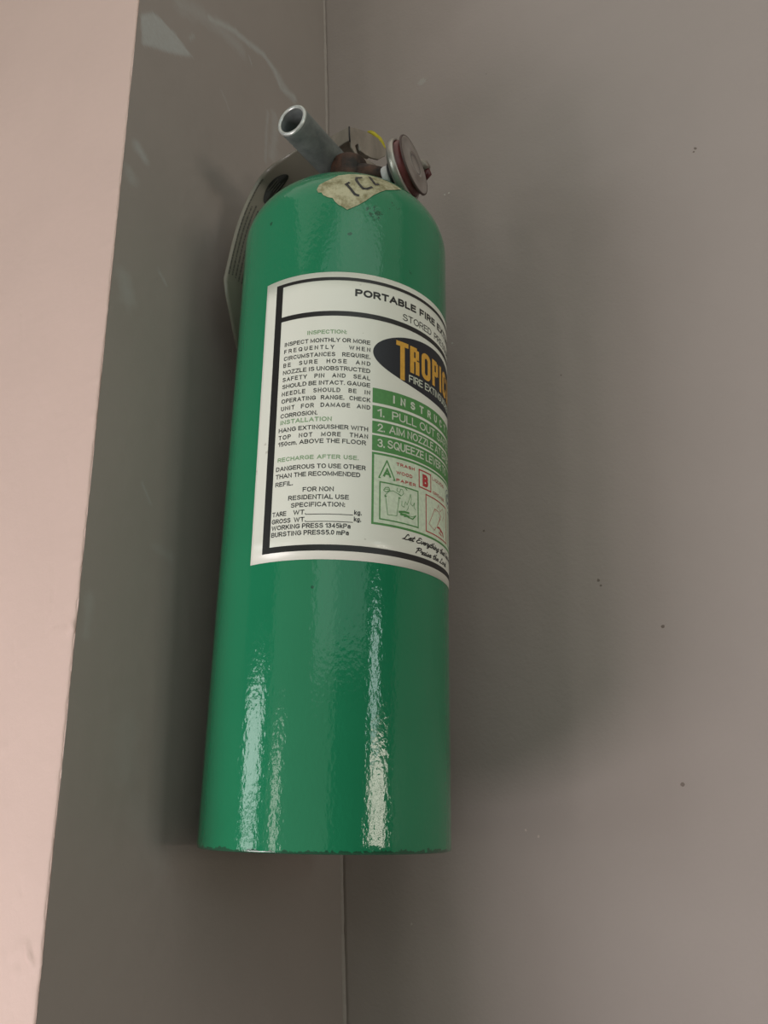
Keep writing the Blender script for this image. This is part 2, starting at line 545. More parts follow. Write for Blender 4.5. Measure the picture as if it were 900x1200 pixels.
def stroke(bm, pts, w, r):
    """polyline in (theta, h), width in mm"""
    for i in range(len(pts) - 1):
        (a, b), (c, d) = pts[i], pts[i + 1]
        dx, dy = (c - a) / DEG, d - b; L = sqrt(dx * dx + dy * dy)
        if L < 1e-6: continue
        ex, ey = dx / L * w * .3, dy / L * w * .3
        nx, ny = -dy / L * w / 2, dx / L * w / 2
        q = []
        for (u, v, s, e) in ((a, b, 1, -1), (a, b, -1, -1), (c, d, -1, 1), (c, d, 1, 1)):
            q.append(cy(u + (nx * s + ex * e) * DEG, v + ny * s + ey * e, r))
        bm.faces.new([bm.verts.new(p) for p in reversed(q)])


def circle(bm, t, h, rad, w, r, n=28):
    stroke(bm, [(t + rad * cos(2 * pi * i / n) * DEG, h + rad * sin(2 * pi * i / n)) for i in range(n + 1)], w, r)


def poly(bm, pts, r):
    bm.faces.new([bm.verts.new(cy(a, b, r)) for a, b in pts])


def arc(cx, cy_, rx, ry, a0, a1, n=10):
    return [(cx + rx * cos(radians(a0 + (a1 - a0) * i / n)), cy_ + ry * sin(radians(a0 + (a1 - a0) * i / n))) for i in range(n + 1)]


# plain sans capitals drawn with a pen: ink width and centre lines in a box one cap height tall
G = {
 'A': (.90, [[(0, 0), (.45, 1), (.90, 0)], [(.14, .32), (.76, .32)]]),
 'B': (.72, [[(0, 0), (0, 1), (.42, 1)] + arc(.42, .765, .26, .235, 90, -90) + [(0, .53)], [(.42, .53)] + arc(.44, .265, .28, .265, 90, -90) + [(0, 0)]]),
 'C': (.84, [arc(.44, .5, .44, .5, 38, 322, 18)]),
 'D': (.78, [[(0, 0), (0, 1), (.32, 1)] + arc(.32, .5, .46, .5, 90, -90, 14) + [(0, 0)]]),
 'E': (.70, [[(.70, 0), (0, 0), (0, 1), (.67, 1)], [(0, .53), (.62, .53)]]),
 'F': (.66, [[(0, 0), (0, 1), (.66, 1)], [(0, .5), (.56, .5)]]),
 'G': (.90, [arc(.46, .5, .46, .5, 40, 320, 18) + [(.88, .2), (.88, .46), (.5, .46)]]),
 'H': (.74, [[(0, 0), (0, 1)], [(.74, 0), (.74, 1)], [(0, .53), (.74, .53)]]),
 'I': (.10, [[(.05, 0), (.05, 1)]]),
 'K': (.76, [[(0, 0), (0, 1)], [(.72, 1), (0, .36)], [(.25, .58), (.76, 0)]]),
 'L': (.60, [[(0, 1), (0, 0), (.60, 0)]]),
 'M': (.96, [[(0, 0), (0, 1), (.48, .10), (.96, 1), (.96, 0)]]),
 'N': (.74, [[(0, 0), (0, 1), (.74, 0), (.74, 1)]]),
 'O': (.94, [arc(.47, .5, .47, .5, 0, 360, 22)]),
 'P': (.70, [[(0, 0), (0, 1), (.40, 1)] + arc(.42, .73, .28, .27, 90, -90) + [(0, .46)]]),
 'Q': (.94, [arc(.47, .5, .47, .5, 0, 360, 22), [(.58, .26), (.92, -.04)]]),
 'R': (.76, [[(0, 0), (0, 1), (.44, 1)] + arc(.44, .74, .28, .26, 90, -90) + [(0, .48)], [(.40, .48), (.76, 0)]]),
 'S': (.76, [arc(.38, .745, .33, .255, 25, 200, 10) + [(.20, .58), (.56, .47)] + arc(.38, .27, .38, .27, 30, -155, 11)]),
 'T': (.76, [[(0, 1), (.76, 1)], [(.38, 1), (.38, 0)]]),
 'U': (.74, [[(0, 1), (0, .37)] + arc(.37, .37, .37, .37, 180, 360, 10) + [(.74, 1)]]),
 'V': (.84, [[(0, 1), (.42, 0), (.84, 1)]]),
 'W': (1.22, [[(0, 1), (.30, 0), (.61, .95), (.92, 0), (1.22, 1)]]),
 'X': (.80, [[(0, 0), (.78, 1)], [(0, 1), (.80, 0)]]),
 'Y': (.82, [[(0, 1), (.41, .42), (.82, 1)], [(.41, .42), (.41, 0)]]),
 'Z': (.74, [[(.03, 1), (.72, 1), (0, 0), (.74, 0)]]),
 '0': (.58, [arc(.29, .5, .29, .5, 0, 360, 18)]),
 '1': (.30, [[(0, .76), (.3, 1), (.3, 0)]]),
 '2': (.62, [arc(.31, .72, .29, .28, 170, -30, 10) + [(0, 0), (.62, 0)]]),
 '3': (.60, [arc(.29, .76, .27, .24, 160, -90, 10), arc(.29, .27, .31, .27, 90, -160, 10)]),
 '4': (.64, [[(.48, 0), (.48, 1), (0, .28), (.64, .28)]]),
 '5': (.62, [[(.58, 1), (.12, 1), (.05, .54)] + arc(.31, .31, .31, .32, 105, -125, 12)]),
 '.': (.0, [[(0, 0), (0, .06)]]),
 ':': (.0, [[(0, 0), (0, .06)], [(0, .62), (0, .68)]]),
 'c': (.52, [arc(.29, .36, .29, .36, 45, 315, 12)]),
 'm': (.86, [[(0, 0), (0, .72)], arc(.215, .5, .215, .22, 180, 0, 8) + [(.43, 0)], arc(.645, .5, .215, .22, 180, 0, 8) + [(.86, 0)]]),
 'k': (.50, [[(0, 0), (0, 1)], [(.46, .70), (0, .26)], [(.17, .42), (.50, 0)]]),
 'g': (.54, [arc(.27, .37, .27, .35, 0, 360, 14), [(.54, .72), (.54, -.08)] + arc(.27, -.06, .27, .2, 0, -150, 6)]),
 'a': (.54, [arc(.27, .52, .25, .20, 160, 0, 6) + [(.52, 0)], arc(.26, .22, .26, .22, 70, 360, 12)]),
}


def layout(s, gap, wsp):
    x = 0; out = []
    for ch in s:
        if ch == ' ': x += wsp; continue
        w, st = G[ch]; out.append((x, w, st)); x += w + gap
    return out, x - gap


def text(bm, s, t0, t1, h0, h1, r, wt=0.155, asp=None, wsp=0.42, shear=0.0, cut=0, gap=0, g0=None):
    """lettering from t0 to t1 (degrees), caps from baseline h0 to h1 (mm); wt = pen width / cap height.
    asp fixes the letter proportions and lets the letter spacing fill the line instead"""
    cap = h1 - h0; pen = cap * wt; H = cap - pen; W = (t1 - t0) / DEG - pen
    g0 = g0 or 0.155 + 2.3 * max(0, wt - .1)
    if asp is None:
        lay, w = layout(s, g0, wsp); k_ = W / w
    else:
        k_ = H * asp
        w0 = layout(s, 0.0, 0.0)[1]; n = sum(1 for c in s[:-1] if c != ' '); m = s.count(' ')
        if gap: wg = max(0.2, (W / k_ - w0 - gap * n) / max(m, 1))
        else: gap = wg = (W / k_ - w0) / (n + m)
        lay, w = layout(s, gap, wg)
        k_ *= (W / k_) / w
    for x, gw, strokes in lay:
        for pts in strokes:
            q = []
            for (u, v) in pts:
                q.append((t0 + (pen / 2 + (x + u + shear * v) * k_) * DEG, h0 + pen / 2 + v * H))
            fine = []
            for i in range(len(q) - 1):
                (a_, b_), (c_, d_) = q[i], q[i + 1]
                n_ = max(1, int(abs(c_ - a_) / 2.5 + 0.5)) if cut else 1
                for j in range(n_): fine.append((a_ + (c_ - a_) * j / n_, b_ + (d_ - b_) * j / n_))
            fine.append(q[-1])
            pen_line(bm, fine, pen, r)


def pen_line(bm, pts, w, r):
    """polyline with mitred joins, one quad per segment"""
    P_ = [(a / DEG, b) for a, b in pts]
    P_ = [p for i, p in enumerate(P_) if i == 0 or (p[0] - P_[i - 1][0]) ** 2 + (p[1] - P_[i - 1][1]) ** 2 > 1e-10]
    n = len(P_)
    if n < 2: return
    closed = n > 3 and (P_[0][0] - P_[-1][0]) ** 2 + (P_[0][1] - P_[-1][1]) ** 2 < 1e-6
    L, Rr = [], []
    for i in range(n):
        if closed and i == n - 1: L.append(L[0]); Rr.append(Rr[0]); break
        pa = P_[i - 1] if i > 0 else (P_[-2] if closed else None); pb = P_[i + 1] if i < n - 1 else None
        p = P_[i]; ds = []
        if pa: v = Vector((p[0] - pa[0], p[1] - pa[1])).normalized(); ds.append(v)
        if pb: v = Vector((pb[0] - p[0], pb[1] - p[1])).normalized(); ds.append(v)
        if len(ds) == 1:
            d = ds[0]; nn = Vector((-d.y, d.x)); e = d * (w / 2 if False else w * .5) * (-1 if not pa else 1)
            c = Vector(p) + e
            L.append(c + nn * w / 2); Rr.append(c - nn * w / 2)
        else:
            t = (ds[0] + ds[1]);
            if t.length < 0.2: t = Vector((-ds[0].y, ds[0].x))
            t.normalize(); nn = Vector((-t.y, t.x)); n0 = Vector((-ds[0].y, ds[0].x))
            k_ = min(2.0, 1 / max(0.3, nn.dot(n0)))
            L.append(Vector(p) + nn * w / 2 * k_); Rr.append(Vector(p) - nn * w / 2 * k_)
    lv = [bm.verts.new(cy(v[0] * DEG, v[1], r)) for v in L]; rv = [bm.verts.new(cy(v[0] * DEG, v[1], r)) for v in Rr]
    for i in range(n - 1):
        try: bm.faces.new((rv[i], rv[i + 1], lv[i + 1], lv[i]))
        except ValueError: pass


# brush script: each letter a few pen strokes, x-height .5, slanted
SC = {
 'L': (.62, [[(.50, .82), (.42, 1), (.30, .9), (.22, .4), (.10, .06), (-.05, .04), (.05, .12), (.30, .02), (.62, .08)]]),
 'E': (.60, [[(.55, .85), (.40, 1), (.18, .86), (.22, .62), (.42, .56), (.12, .48), (.02, .2), (.18, 0), (.40, .03), (.58, .18)]]),
 'P': (.55, [[(.22, .95), (.12, .5), (.02, 0)], [(-.06, .78), (.15, .98), (.48, .98), (.55, .78), (.40, .55), (.14, .5)]]),
 'e': (.36, [[(0, .22), (.26, .30), (.30, .44), (.18, .5), (.04, .3), (.06, .08), (.18, 0), (.38, .14)]]),
 't': (.26, [[(.20, .85), (.08, .3), (.08, .05), (.16, 0), (.28, .12)], [(-.04, .52), (.30, .56)]]),
 'v': (.34, [[(0, .42), (.06, .5), (.08, .1), (.14, .0), (.30, .3), (.32, .5), (.38, .46)]]),
 'r': (.30, [[(0, .3), (.10, .52), (.14, .42), (.28, .46), (.20, .1), (.24, 0), (.34, .12)]]),
 'y': (.36, [[(.02, .42), (.08, .5), (.08, .12), (.16, .02), (.30, .45)], [(.32, .5), (.22, 0), (.10, -.35), (-.04, -.32), (.10, -.1), (.36, .1)]]),
 'h': (.38, [[(.22, 1), (.12, .95), (.04, 0)], [(.06, .25), (.22, .5), (.28, .4), (.24, .06), (.30, 0), (.40, .12)]]),
 'i': (.18, [[(.06, .48), (.02, .08), (.08, 0), (.18, .12)], [(.10, .70), (.11, .74)]]),
 'n': (.38, [[(.04, .5), (0, 0)], [(.03, .25), (.18, .5), (.25, .4), (.22, .06), (.28, 0), (.40, .12)]]),
 'g': (.36, [[(.30, .44), (.16, .5), (.03, .3), (.04, .08), (.14, 0), (.27, .25)], [(.32, .5), (.22, -.1), (.10, -.38), (-.02, -.3), (.12, -.1), (.38, .1)]]),
 'a': (.38, [[(.28, .42), (.16, .5), (.02, .3), (.03, .06), (.12, 0), (.26, .22), (.30, .48)], [(.29, .4), (.26, .08), (.32, 0), (.40, .12)]]),
 's': (.28, [[(0, .12), (.18, .52), (.24, .2), (.14, 0), (0, .06)], [(.20, .05), (.32, .12)]]),
 'o': (.34, [arc(.15, .25, .15, .25, 60, 420, 10) + [(.36, .42)]]),
 'd': (.40, [[(.26, .42), (.14, .5), (.02, .3), (.03, .06), (.12, 0), (.24, .2), (.38, 1)], [(.30, .5), (.27, .08), (.32, 0), (.42, .12)]]),
 'b': (.34, [[(.20, 1), (.10, .9), (.02, .06), (.12, 0), (.26, .2), (.24, .46), (.08, .3)]]),
}


def script(bm, s, t0, t1, h0, h1, r, wt=0.15):
    cap = h1 - h0; x = 0; out = []
    for ch in s:
        if ch == ' ': x += .30; continue
        w, st = SC[ch]; out.append((x, st)); x += w + .03
    k_ = (t1 - t0) / DEG / x
    for x, st in out:
        for pts in st:
            pen_line(bm, [(t0 + (x + u + .28 * v) * k_ * DEG, h0 + v * cap) for u, v in pts], cap * wt, r)


LB0, LB1, LH0, LH1 = -43.2, 156.6, 118.5, 286.4
bm = bmesh.new(); band(bm, LB0, LB1, LH0, LH1, R1)
# turned-down edge of the sheet
label = link('label', bm, PAPER, ext, label='white printed label wrapped round the green cylinder')
sol = label.modifiers.new('t', 'SOLIDIFY'); sol.thickness = 0.00014; sol.offset = -1
r2, r3, r4 = R1 + 0.00006, R1 + 0.00012, R1 + 0.00018

bm = bmesh.new()                                       # frame of thick black lines
BT0, BT1 = -36.4, 149.8; wv = 4.4
band(bm, BT0, BT1, 280.9, 283.0, r2); band(bm, BT0, BT1, 123.0, 126.2, r2)
band(bm, BT0, BT0 + wv * 0.9, 126.2, 280.9, r2); band(bm, BT1 - wv * 0.9, BT1, 126.2, 280.9, r2)
band(bm, BT0 + wv * 0.9, BT1 - wv * 0.9, 258.0, 261.1, r2)
link('border', bm, INK, label)

def line(mat, *a, fn=None, **k):
    bm = bmesh.new(); (fn or text)(bm, *a, **k); return link('lettering', bm, mat, label)


line(INK, 'PORTABLE FIRE EXTINGUISHER', 5.0, 104.4, 271.2, 275.9, r2, wt=0.25, wsp=0.55, g0=0.36, cut=2)
line(INK, 'STORED PRESSURE TYPE', 30.4, 98.0, 262.9, 267.2, r2, wt=0.14, wsp=0.73, cut=2)
body_lines = [('INSPECT MONTHLY OR MORE', -29.9, 12.9, 241.6, 0), ('FREQUENTLY WHEN', -29.9, 12.95, 237.2, .78), ('CIRCUMSTANCES REQUIRE.', -29.9, 13.0, 232.8, .42),
              ('BE SURE HOSE AND', -30.0, 13.0, 228.6, .72), ('NOZZLE IS UNOBSTRUCTED', -30.0, 13.0, 224.2, 0), ('SAFETY PIN AND SEAL', -30.0, 13.0, 219.9, .50),
              ('SHOULD BE INTACT. GAUGE', -30.0, 13.1, 215.6, 0), ('NEEDLE SHOULD BE IN', -30.0, 13.1, 211.2, .52), ('OPERATING RANGE. CHECK', -30.0, 13.2, 206.8, .42),
              ('UNIT FOR DAMAGE AND', -30.0, 13.2, 202.4, .52), ('CORROSION.', -30.1, -11.6, 198.0, 0),
              ('HANG EXTINGUISHER WITH', -30.7, 12.3, 189.6, 0), ('TOP NOT MORE THAN', -30.6, 12.3, 185.4, .54), ('150cm. ABOVE THE FLOOR', -30.6, 11.4, 181.6, 0),
              ('DANGEROUS TO USE OTHER', -31.1, 11.4, 167.4, 0), ('THAN THE RECOMMENDED', -31.1, 8.9, 163.2, 0), ('REFIL.', -31.0, -22.0, 158.8, 0),
              ('FOR NON', -17.2, -3.0, 154.7, 0), ('RESIDENTIAL USE', -24.0, 3.9, 150.5, 0), ('SPECIFICATION:', -22.5, 2.2, 146.4, 0),
              ('TARE', -31.8, -24.6, 142.4, 0), ('WT.', -21.2, -15.3, 142.4, 0), ('kg.', 6.4, 9.8, 142.6, 0), ('GROSS', -31.9, -22.4, 138.5, 0), ('WT.', -20.8, -15.2, 138.5, 0), ('kg.', 6.3, 9.6, 139.0, 0),
              ('WORKING PRESS 1345kPa', -31.8, 4.9, 135.0, 0), ('BURSTING PRESS5.0 mPa', -31.8, 4.2, 131.4, 0)]
for s_, a, b, h, gap in body_lines:
    line(INK, s_, a, b, h - 0.05, h + 2.5, r2, wt=0.18, asp=(0.94 if gap else None), wsp=0.42, gap=gap)
for a, b, h in ((-15.3, 5.9, 142.1), (-15.2, 5.9, 138.2)):
    bm = bmesh.new(); band(bm, a, b, h, h + .35, r2); link('rule', bm, INK, label)
line(INK, 'Let Everything that has breath', 30.4, 84.5, 133.5, 136.6, r2, fn=script, wt=.2)
line(INK, 'Praise the Lord', 38.2, 67.0, 127.9, 131.0, r2, fn=script, wt=.2)
line(PGINK, 'INSPECTION:', -18.0, 1.3, 246.7, 249.2, r2, wt=.19)
line(PGINK, 'INSTALLATION', -30.1, -4.8, 194.1, 196.7, r2, wt=.19)
line(PGINK, 'RECHARGE AFTER USE.', -30.4, 8.0, 172.6, 175.0, r2, wt=.19, wsp=.6)

# the emblem
OC, OH, OA, OB = 56.7, 238.0, 42.4, 17.2
bm = bmesh.new(); rows = []
for i in range(65):
    t = -1 + 2 * i / 64; t = sin(t * pi / 2)
    hh = OB * sqrt(max(0, 1 - t * t)) + 0.01
    rows.append([cy(OC + OA * t, OH + hh * s, r2) for s in (-1, -.5, 0, .5, 1)])
grid(bm, rows)
emblem = link('emblem', bm, NINK, label, label='dark oval emblem printed on the label')


bm = bmesh.new()
# tall condensed capitals drawn as strokes: T has a longer stem than its neighbours
def rect(a, b, c, d): band(bm, a, b, c, d, r3)


H0, H1 = 231.6, 248.4; sw = 2.55; sh = 2.9


def letter_O(a, b, op=None):
    n = 12; outer = []; inner = []
    ca, cbx = (a + b) / 2, (b - a) / 2; ra = min(cbx, 3.4)
    def ring(x0, x1, y0, y1, rx, ry):
        pts = []
        for (cx, cyy, s0) in ((x1 - rx, y1 - ry, 0), (x0 + rx, y1 - ry, 90), (x0 + rx, y0 + ry, 180), (x1 - rx, y0 + ry, 270)):
            for i in range(7):
                q = radians(s0 + 15 * i); pts.append((cx + rx * cos(q), cyy + ry * sin(q)))
        return pts
    o_ = ring(a, b, H0, H1, ra, 3.6); i_ = ring(a + sw, b - sw, H0 + sh, H1 - sh, max(ra - sw * .6, .6), 1.6)
    m = len(o_)
    for i in range(m):
        j = (i + 1) % m
        if op and op(((o_[i][0] + o_[j][0]) / 2 - ca) / cbx, ((o_[i][1] + o_[j][1]) / 2 - (H0 + H1) / 2) / (H1 - H0) * 2): continue
        # split long sides
        segs = 4
        bm.faces.new([bm.verts.new(cy(*p, r3)) for p in (o_[i], o_[j], i_[j], i_[i])])


rect(26.6, 33.9, 245.7, 248.6); rect(28.9, 31.6, 225.0, 245.7)            # T
rect(35.0, 37.6, H0, H1); rect(37.6, 39.6, H1 - sh, H1); rect(37.6, 39.6, 239.3, 241.8); rect(38.6, 41.1, 241.0, 247.0); rect(38.6, 41.3, H0, 240.2)   # R
letter_O(43.0, 50.4)
rect(52.1, 54.6, H0, H1); rect(54.6, 57.0, H1 - sh, H1); rect(54.6, 57.0, 238.4, 241.2); rect(56.0, 58.5, 239.2, 247.6)   # P
rect(60.2, 62.8, H0, H1)                                                    # I
letter_O(64.7, 71.6, lambda u, v: u > 0.9)
rect(69.1, 71.6, 242.3, 245.6); rect(69.1, 71.6, 234.6, 237.8)             # C
for q in (0, 1):                                                            # A
    a0 = 73.2 if q == 0 else 79.9; a1 = 75.4 if q == 0 else 77.7
    poly(bm, [(a0, H0), (a0 + (2.4 if q == 0 else -2.4), H0), (76.7 + (.2 if q == 0 else -.2), H1), (75.6 if q == 0 else 77.6, H1)], r3)
rect(74.8, 78.4, 235.0, 237.4)
rect(81.5, 84.0, H0, H1); rect(84.0, 87.6, H0, H0 + sh)                     # L
nm = bm
me_ = bpy.data.meshes.new('yellow_lettering'); nm.to_mesh(me_); nm.free(); me_.materials.append(YINK)
o = bpy.data.objects.new('yellow_lettering', me_); C.objects.link(o); o.parent = label
line(WINK, 'FIRE EXTINGUISHER', 34.2, 78.0, 225.3, 229.8, r3, wt=0.15, wsp=.5)
# white words on the green panel
line(WINK, 'INSTRUCTIONS', 24.8, 92.0, 209.1, 213.8, r3, wt=0.22, asp=0.86, cut=2)
line(WINK, '1.', 16.8, 20.3, 199.3, 204.1, r3, wt=.16); line(WINK, 'PULL OUT SAFETY PIN', 24.4, 92.5, 199.3, 204.1, r3, wt=.15, cut=2)
line(WINK, '2.', 16.9, 20.6, 190.7, 195.3, r3, wt=.16); line(WINK, 'AIM NOZZLE AT BASE', 22.9, 75.5, 190.8, 195.4, r3, wt=.16, cut=2)
line(WINK, '3.', 16.9, 20.6, 181.7, 186.5, r3, wt=.16); line(WINK, 'SQUEEZE LEVER TO', 22.0, 69.2, 182.0, 186.8, r3, wt=.16, cut=2)

FT1 = 99.1
bm = bmesh.new()
for a, b in ((207.1, 215.9), (197.7, 205.5), (189.3, 196.4), (179.4, 188.2)): band(bm, 14.3, FT1, a, b, r2)
# panel outline, triangle and bin drawing
outline(bm, 14.3, FT1, 138.6, 178.5, 1.2, r2)
outline(bm, 18.0, 40.2, 141.6, 162.6, 0.7, r3)
stroke(bm, [(21.8, 174.8), (17.8, 164.6), (26.0, 164.6), (21.8, 174.8)], 0.7, r3)
text(bm, 'A', 19.9, 24.0, 165.6, 170.4, r3, wt=0.24)
def pc(x, y):
    """drawing points read off the label, in the frame of an enlarged detail -> (theta, h)"""
    px_, py_ = 420 + x / 7.5, 520 + y / 7.5
    loc = onshell(px_, py_)[0]; h = loc.z + HB; t = math.degrees(math.atan2(loc.x, -loc.y)) - 9 * (0.2865 - h)
    return (t, h * 1000)


def draw(pts, w): stroke(bm, [pc(*p) for p in pts], w, r3)


draw([(230, 460), (365, 480)], 0.7)
draw([(237, 465), (255, 625), (335, 635), (355, 480)], 0.32)
draw([(230, 455), (265, 420), (300, 415), (345, 440), (370, 460)], 0.3)
draw([(220, 410), (235, 385), (265, 385), (275, 410), (240, 425), (220, 410)], 0.4); draw([(232, 400), (268, 402)], .35)
draw([(340, 390), (335, 415), (360, 430), (370, 400), (385, 405), (395, 440), (375, 460), (350, 440)], 0.3); draw([(412, 395), (425, 410)], 0.5)
draw([(380, 505), (378, 545), (400, 560), (410, 510), (425, 540), (440, 500), (455, 445), (462, 490), (455, 530), (475, 550), (490, 520), (485, 560), (500, 585)], 0.28)
draw([(440, 545), (432, 575), (420, 590)], .25)
draw([(355, 600), (400, 600), (440, 612)], 1.2); draw([(370, 620), (410, 628), (440, 645)], 1.3); draw([(400, 640), (437, 640)], .7); draw([(430, 645), (475, 665), (500, 635)], 0.7); draw([(440, 635), (470, 645), (490, 638)], .3)
link('green_print', bm, GINK, label)
bm = bmesh.new()
band(bm, 15.3, FT1 - 1.0, 139.6, 177.5, r2 - 0.00002)
link('panel_tint', bm, LGINK, label)

bm = bmesh.new()
text(bm, 'TRASH', 26.8, 37.7, 173.3, 175.1, r3, wt=0.22); text(bm, 'WOOD', 26.8, 36.2, 168.5, 170.4, r3, wt=0.22); text(bm, 'PAPER', 26.8, 38.4, 164.3, 166.1, r3, wt=0.22)
outline(bm, 40.4, 50.1, 165.0, 175.6, 0.7, r3); text(bm, 'B', 43.2, 47.5, 166.6, 173.6, r3, wt=0.26)
text(bm, 'LIQUIDS', 51.2, 64.5, 172.9, 174.8, r3, wt=0.16); text(bm, 'GREASE', 51.6, 64.9, 165.0, 166.7, r3, wt=0.16)
outline(bm, 45.4, 68.6, 141.5, 162.8, 0.65, r3)
draw([(665, 580), (617, 705), (665, 762), (715, 665), (665, 580)], 0.3); draw([(665, 572), (700, 600), (720, 640), (690, 720)], 0.4)
draw([(690, 570), (700, 540), (712, 600), (735, 575), (745, 640), (735, 680)], 0.28)
draw([(690, 735), (710, 745), (720, 775)], 1.1); draw([(715, 755), (735, 790), (740, 820)], 1.1); draw([(705, 780), (725, 810)], .8)
link('red_print', bm, RINK, label)
bm = bmesh.new()
circle(bm, 73.3, 170.2, 5.2, 0.5, r3); text(bm, 'C', 71.0, 75.6, 166.8, 173.4, r3, wt=0.2); outline(bm, 72.6, 95.4, 141.5, 162.8, 0.5, r3)
link('blue_print', bm, BINK, label)

# ---- torn masking tape with handwriting on the dome
tape_px = [(371.5, 222.7), (374, 217.5), (380.4, 213.8), (388, 210.5), (396.4, 206.3), (408, 204.8), (417.8, 205.0), (430, 205.8), (442.7, 208.9), (455, 213.6), (463, 217.5), (470, 222.5), (462, 223), (452, 223.2), (444, 226), (437, 229.5), (428, 236), (418, 241.5), (407, 246.2), (402, 243), (397, 240.5), (393, 237), (390, 232.5), (384, 231.5), (379, 229), (377, 226), (373, 226)]
def inside(x, y, P_):
    c = False; n = len(P_)
    for i in range(n):
        x1, y1 = P_[i]; x2, y2 = P_[(i + 1) % n]
        if (y1 > y) != (y2 > y) and x < (x2 - x1) * (y - y1) / (y2 - y1) + x1: c = not c
    return c


def sheet_on_shell(outl, step, off):
    """a thin piece of tape laid on the shell inside an outline"""
    bm = bmesh.new()
    pts = [bm.verts.new((x, y, 0)) for x, y in outl]
    bm.faces.new(pts)
    xs = [p[0] for p in outl]; ys = [p[1] for p in outl]
    for (a, b, n) in ((min(xs), max(xs), (1, 0, 0)), (min(ys), max(ys), (0, 1, 0))):
        v = a + step
        while v < b:
            co_ = (v, 0, 0) if n[0] else (0, v, 0)
            bmesh.ops.bisect_plane(bm, geom=bm.verts[:] + bm.edges[:] + bm.faces[:], plane_co=co_, plane_no=n); v += step
    bad = []
    for v in bm.verts:
        h_ = onshell(v.co.x, v.co.y, off)
        if h_ is None: bad.append(v)
        else: v.co = h_[0]
    bmesh.ops.delete(bm, geom=bad, context='VERTS')
    return bm


k = NT('masking_tape'); f = k.noise(160, 4, 0.7)
tc_ = k.ramp(f, 0.35, lin(128, 120, 84), 0.6, lin(186, 180, 148))
k.base(tc_, 0.65); k.normal(k.bump(k.noise(300, 3), 0.5, 0.0008)); TAPE = k.m
tape = link('tape', sheet_on_shell(tape_px, 3.0, 0.00035), TAPE, ext, label='torn beige masking tape with handwritten marks on the dome')
bm = bmesh.new()


def ink_line(pts, w=0.0016):
    for i in range(len(pts) - 1):
        n = 4
        for j in range(n):
            q = []
            for t in (j / n, (j + 1) / n):
                x = pts[i][0] * (1 - t) + pts[i + 1][0] * t; y = pts[i][1] * (1 - t) + pts[i + 1][1] * t
                h_ = onshell(x, y, 0.0005)
                if h_: q.append(h_)
            if len(q) < 2: continue
            (a, na), (b, nb) = q
            s = (b - a).cross(na).normalized() * w / 2; e = (b - a).normalized() * w * .25
            bm.faces.new([bm.verts.new(v) for v in (a - s - e, b - s + e, b + s + e, a + s - e)])


cz = lambda *p: [(380 + x / 6, 130 + y / 6) for x, y in p]
ink_line(cz((150, 523), (175, 508))); ink_line(cz((158, 520), (185, 552), (215, 590), (240, 598)))
ink_line(cz((262, 474), (228, 474), (224, 490), (245, 520), (272, 550), (300, 552), (333, 540)))
ink_line(cz((318, 470), (345, 505), (358, 522), (380, 520)))
link('handwriting', bm, INK, tape, smooth=False)

# ---- valve
ZN = HS + DB
k = NT('tarnished_brass'); f = k.noise(90, 4, 0.6)
k.base(k.ramp(f, 0.35, lin(30, 24, 21), 0.72, lin(92, 60, 44)), 0.55, 0.3); k.normal(k.bump(k.noise(260, 3), 0.5, 0.0006)); BRASS = k.m
k = NT('galvanised_steel'); f = k.noise(120, 4, 0.6)
k.base(k.ramp(f, 0.3, lin(98, 104, 103), 0.7, lin(126, 131, 128)), k.ramp(k.noise(60, 2), .3, (.38, .38, .38, 1), .7, (.55, .55, .55, 1)), 0.3); k.normal(k.bump(k.noise(420, 3), 0.35, 0.0004)); GALV = k.m
k = NT('lever_steel'); f = k.noise(70, 4, 0.6, stretch=(1, 1, .4))
k.base(k.ramp(f, 0.3, lin(124, 115, 106), 0.7, lin(160, 149, 137)), 0.42, 0.3); k.normal(k.bump(k.noise(200, 3), 0.3, 0.0006)); LEVER = k.m
STEEL = simple('bright_steel', lin(172, 166, 158), 0.36, 0.6, var=.03)
BLK = simple('black_rubber_and_gap_shade', lin(28, 26, 26), 0.6)
WPTFE = simple('white_thread_tape', lin(210, 205, 205), 0.6, bump=.3)
DKRED = simple('dark_red_plastic', lin(84, 34, 34), 0.4)

valve = None
bm = bmesh.new()
z = ZN - 0.003
lathe(bm, [(0.0, z), (0.0185, z), (0.0185, z + 0.008), (0.017, z + 0.0095), (0.0125, z + 0.010)], seg=6)      # hex nut
lathe(bm, [(0.0125, z + 0.009), (0.0125, z + 0.019), (0.0130, z + 0.021), (0.0125, z + 0.035), (0.011, z + 0.037), (0.005, z + 0.038), (0.005, z + 0.041), (0.0, z + 0.041)], seg=32)
bevel(bm, 0.0006)
valve = link('valve_body', bm, BRASS, ext, smooth=False)

# discharge pipe: open threaded tube pointing up and left towards the viewer
pd = ldir((-0.50, -0.25, -0.829))
pm = lp(341.5, 140.5, -0.034)
PR = 0.0108
bm = bmesh.new()
Fp = frame(pm, pd)
Lp_ = 0.057
lathe(bm, [(PR - 0.0016, -Lp_), (PR - 0.0016, -0.03), (PR - 0.0017, -0.0009), (PR - 0.0013, -0.0002), (PR - 0.0005, 0.0), (PR, -0.0007), (PR + 0.0001, -0.004), (PR, -0.02), (PR, -Lp_ + 0.004), (PR - 0.0006, -Lp_ + 0.001), (PR - 0.002, -Lp_)], Fp, seg=56)
pipe = link('nozzle', bm, GALV, ext, label='open galvanised pipe nozzle pointing up to the left', weld=True)
bm = bmesh.new(); lathe(bm, [(PR - 0.0016, -Lp_ + 0.012), (0.004, -Lp_ + 0.011), (0.0, -Lp_ + 0.006)], Fp, seg=32)
link('nozzle_seat', bm, BLK, pipe)
